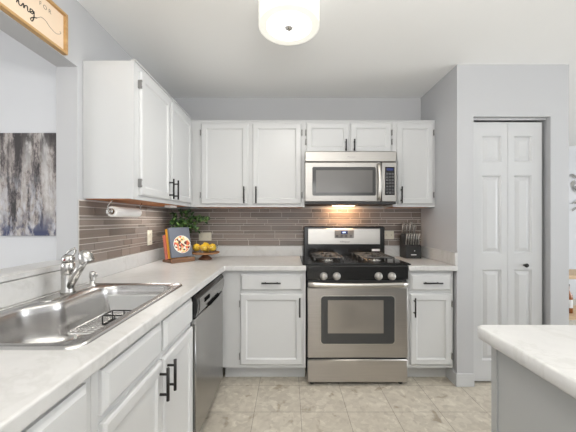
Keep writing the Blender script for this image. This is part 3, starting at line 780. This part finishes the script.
mb = new(M['yellow']); mb.lathe([(.002, -.043), (.008, -.040), (.012, -.036), (.022, -.029), (.030, -.016), (.033, 0), (.030, .016), (.022, .029), (.011, .037), (.006, .041), (.001, .042)], axis='x', n=24)
lm = mb.build('lemon')
for i, (x, y, a, lb) in enumerate(lemons):
    o = lm if i == 0 else lm.copy()
    if i: C.objects.link(o)
    o.location = (kx+x, ky+y, CZ1+.0665+.0395); o.rotation_euler = (0, R(20*i), R(a)); tag(o, lb, 'lemon', 'lemons in the glass bowl')

# ------------------------------------------------------------ cookbooks on a wooden easel
bxx, byy, yaw = -.900, 2.385, R(48)
MW = Matrix.Translation((bxx, byy, CZ1)) @ Matrix.Rotation(yaw, 4, 'Z')
tilt = Matrix.Rotation(R(-14), 4, 'X')
t = thing('cookbook_easel', 'dark wooden easel on the countertop holding three books', 'book stand', (bxx, byy, CZ1), yaw)
mb = new(M['wood_stand']); mb.box(-.100, .105, -.045, .110, .0, .022, .003); mb.box(-.100, .105, -.050, -.038, .0, .036, .003); mb.build('ledge', t)
mb = new(M['wood_stand'])
mb.box(-.08, .08, .088, .098, .0, .20, .003, 1, Matrix.Translation((0, 0, .020)) @ tilt); mb.build('back_rest', t)
def book(label, x0, x1, y0, y1, h, cover, z=.0235, extra=0):
    b = thing('book', label, 'book', (bxx, byy, CZ1), yaw, 'books on the easel')
    xf = Matrix.Translation((0, 0, z+.012)) @ tilt
    mb = new(cover); mb.box(x0, x1, y0, y0+.003, 0, h, xf=xf); mb.box(x0, x1, y1-.003, y1, 0, h, xf=xf); mb.box(x0, x0+.003, y0, y1, 0, h, xf=xf)
    mb.build('cover', b, weld=False)
    new(M['paper_white']).box(x0+.003, x1-.003, y0+.003, y1-.003, .003, h-.004, xf=xf).build('pages', b)
    return b, xf
bk, xf = book('slate grey cookbook with round food photo, frontmost on the easel', -.088, .092, -.030, -.008, .248, M['book_grey'])
mb = new(M['paper_white']); n = 40
def disc(r, y, cx=.014, cz=.105): return [xf @ Vector((cx+r*math.cos(2*PI*i/n), y, cz+r*math.sin(2*PI*i/n))) for i in range(n)]
mb.rings([disc(.074, -.0303), disc(.074, -.0308)]); mb.build('plate_print', bk)
mb = new(M['food']); mb.rings([disc(.070, -.0309), disc(.070, -.0313)]); mb.build('food_print', bk)
book('ochre yellow book standing just behind the grey cookbook on the easel', -.094, .080, -.0075, .018, .243, M['book_gold'])
book('salmon pink book at the back of the easel stack', -.100, .076, .0185, .060, .200, M['book_pink'])

# ------------------------------------------------------------ leafy plant in the corner
px_, py_ = -.975, 2.640
t = thing('potted_plant', 'bushy dark green leafy sprigs in a vase in the countertop corner', 'plant', (px_, py_, CZ1))
new(M['vase']).lathe([(.035, 0), (.045, .01), (.052, .05), (.042, .10), (.026, .13), (.028, .14), (.022, .14), (.020, .10), (.002, .10)], n=24).build('vase', t)
rnd = random.Random(5); st = new(M['stem']); lf = MB()
def leaf_at(mb, p, d, size):
    d = d.normalized(); s = d.cross(Vector((rnd.uniform(-1, 1), rnd.uniform(-1, 1), rnd.uniform(.2, 1)))); s.normalize(); nn = s.cross(d)
    w_ = size*.27
    pts = [p, p+d*size*.35+s*w_+nn*size*.05, p+d*size*.75+s*w_*.7+nn*size*.05, p+d*size, p+d*size*.75-s*w_*.7+nn*size*.05, p+d*size*.35-s*w_+nn*size*.05]
    mid = [p+d*size*.35-nn*.002, p+d*size*.75-nn*.002]
    v = [mb.bm.verts.new(q) for q in pts]; a, b = [mb.bm.verts.new(q) for q in mid]
    fs = [mb.bm.faces.new(q) for q in ((v[0], v[1], a), (v[1], v[2], b, a), (v[2], v[3], b), (v[3], v[4], b), (v[4], v[5], a, b), (v[5], v[0], a))]
    mb._tag(fs)
for k in range(26):
    ax = rnd.uniform(-.13, .27); ay = rnd.uniform(-.16, .07); az = rnd.uniform(.28, .435) - abs(ax)*.25
    if px_+ax < XL+.05: ax = XL+.06-px_
    p0 = Vector((0, 0, .12)); p3 = Vector((ax, ay, az)); pts = []
    for i in range(9):
        s = i/8; q = p0.lerp(p3, s)+Vector((0, 0, .07*math.sin(PI*s))); q += Vector((rnd.uniform(-.006, .006), rnd.uniform(-.006, .006), 0)); pts.append(q)
    st.tube(pts, .0016, 5)
    for i in range(2, 9):
        for q in range(3):
            lf.m(M['leaf'] if rnd.random() < .72 else M['leaf2'])
            d_ = (pts[i]-pts[i-1]).normalized()*.6+Vector((rnd.uniform(-1, 1), rnd.uniform(-1, 1), rnd.uniform(-.5, .9)))
            leaf_at(lf, pts[i], d_, rnd.uniform(.026, .048))
for v in lf.bm.verts:
    if v.co.z > .452: v.co.z = .452-(v.co.z-.452)*.3
    if v.co.x+px_ < XL+.015: v.co.x = XL+.015-px_
    if v.co.y+py_ > YB-.015: v.co.y = YB-.015-py_
st.build('stems', t); lf.build('foliage', t, weld=False)

# ------------------------------------------------------------ knife block
t = thing('knife_block', 'black knife block with steel-handled knives in the corner right of the stove', 'knife block', (1.118, 2.640, CZ1))
mb = new(M['blackm'])
mb.rings([[(x, y, z) for y, z in ((-.055, 0), (.085, 0), (.085, .205), (.045, .215), (-.005, .125), (-.055, .115))] for x in (-.070, .070)], True, True, smooth=False)
mb.build('block', t)
mb = new(M['white_mark']); mb.box(-.022, .026, -.0556, -.0548, .030, .037); mb.build('lettering', t); new(M['white_mark']).box(.006, .014, -.0556, -.0548, .066, .073).build('emblem', t)
def knife(x, y, z, l, r, label):
    k = thing('kitchen_knife', label, 'knife', (1.118+x, 2.640+y, CZ1+z), 0, 'knives in the black block'); k.rotation_euler = (R(14), 0, 0)
    mb = new(M['knob']); mb.box(-r, r, -r*.8, r*.8, -.001, l, r*.5, 2); k1 = mb.build('knife_handle', k)
    new(M['blackm']).box(-r*.25, r*.25, -r*.84, -r*.7, l*.15, l*.8).build('handle_inlay', k1)
    return k
for i in range(6):
    knife(-.056+i*.0222, -.026, .1205, .108, .0062, 'steak knife with steel handle, %s slot of the front row' % ['first', 'second', 'third', 'fourth', 'fifth', 'sixth'][i]+' from the left')
for i, (x, l, r) in enumerate(((-.052, .120, .011), (-.018, .108, .009), (.018, .128, .0125), (.052, .100, .010))):
    knife(x, .062, .2085, l, r, 'large knife with steel handle, %s in the rear row of the block' % ['leftmost', 'second from left', 'third from left', 'rightmost'][i])

# ------------------------------------------------------------ living room: bar cart, wall art
t = thing('bar_cart', 'black-framed bar cart with pale wood shelves beyond the closet wall', 'cart', (2.51, 2.72, 0))
mb = new(M['blackm'])
for x in (0, .60):
    for y in (0, .34): mb.box(x, x+.014, y, y+.014, .06, .735)
for z in (.06,):
    mb.box(0, .614, 0, .012, z, z+.014); mb.box(0, .614, .342, .354, z, z+.014)
mb.build('frame', t, weld=False)
for z in (.315, .700): new(M['wood_cart']).box(.002, .612, .002, .352, z, z+.035, .003).build('shelf', t)
for x in (.02, .594):
    for y in (.02, .334): new(M['blackm']).lathe([(.030, -.008), (.030, .008)], (x, y, .030), 'x', 16).build('wheel', t)
def bottle(x, y, z, h, r, m, label):
    k = thing('bottle', label, 'bottle', (2.51+x, 2.72+y, z), 0, 'bottles on the bar cart')
    b = new(M[m]); b.lathe([(r, 0), (r, h*.60), (r*.45, h*.74), (r*.33, h*.78), (r*.33, h*.96), (.002, h*.96)], n=20); b.build('bottle_body', k)
    new(M['label_white']).lathe([(r+.0006, h*.18), (r+.0008, h*.19), (r+.0008, h*.46), (r+.0006, h*.47)], n=20, cap=False).build('paper_label', k)
    new(M['blackm']).lathe([(r*.38, h*.93), (r*.38, h), (.002, h)], n=12).build('cap', k)
bottle(.060, .10, .3505, .29, .036, 'bottle_dark', 'dark bottle at the left end of the lower cart shelf')
bottle(.150, .16, .3505, .24, .040, 'bottle_blue', 'pale blue bottle on the lower cart shelf')
bottle(.240, .12, .3505, .28, .036, 'bottle_amber', 'amber bottle further along the lower cart shelf')
bottle(.055, .10, .7355, .24, .034, 'bottle_dark', 'dark bottle at the left end of the upper cart shelf')
bottle(.135, .14, .7355, .16, .038, 'bottle_amber', 'squat amber bottle on the upper cart shelf')
t = thing('metal_wall_art', 'silver leafy twig wall art on the far pale wall', 'wall art', (4.75, 4.598, 1.62))
mb = new(M['nickel'])
for k in range(7):
    a = R(-60+k*35); pts = [(-.25+.04*k, -.02, -.1), (-.25+.04*k+.15*math.cos(a), -.03, .05+.12*math.sin(a)), (-.2+.04*k+.28*math.cos(a), -.02, .05+.26*math.sin(a))]
    mb.tube(pts, .008, 6)
mb.build('twigs', t)
mb = new(M['nickel'])
for k in range(18):
    rnd.seed(k); p = Vector((rnd.uniform(-.32, .32), -.025, rnd.uniform(-.2, .32))); leaf_at(mb, p, Vector((rnd.uniform(-1, 1), 0, rnd.uniform(-.4, 1))), .12)
mb.build('leaves', t, weld=False)
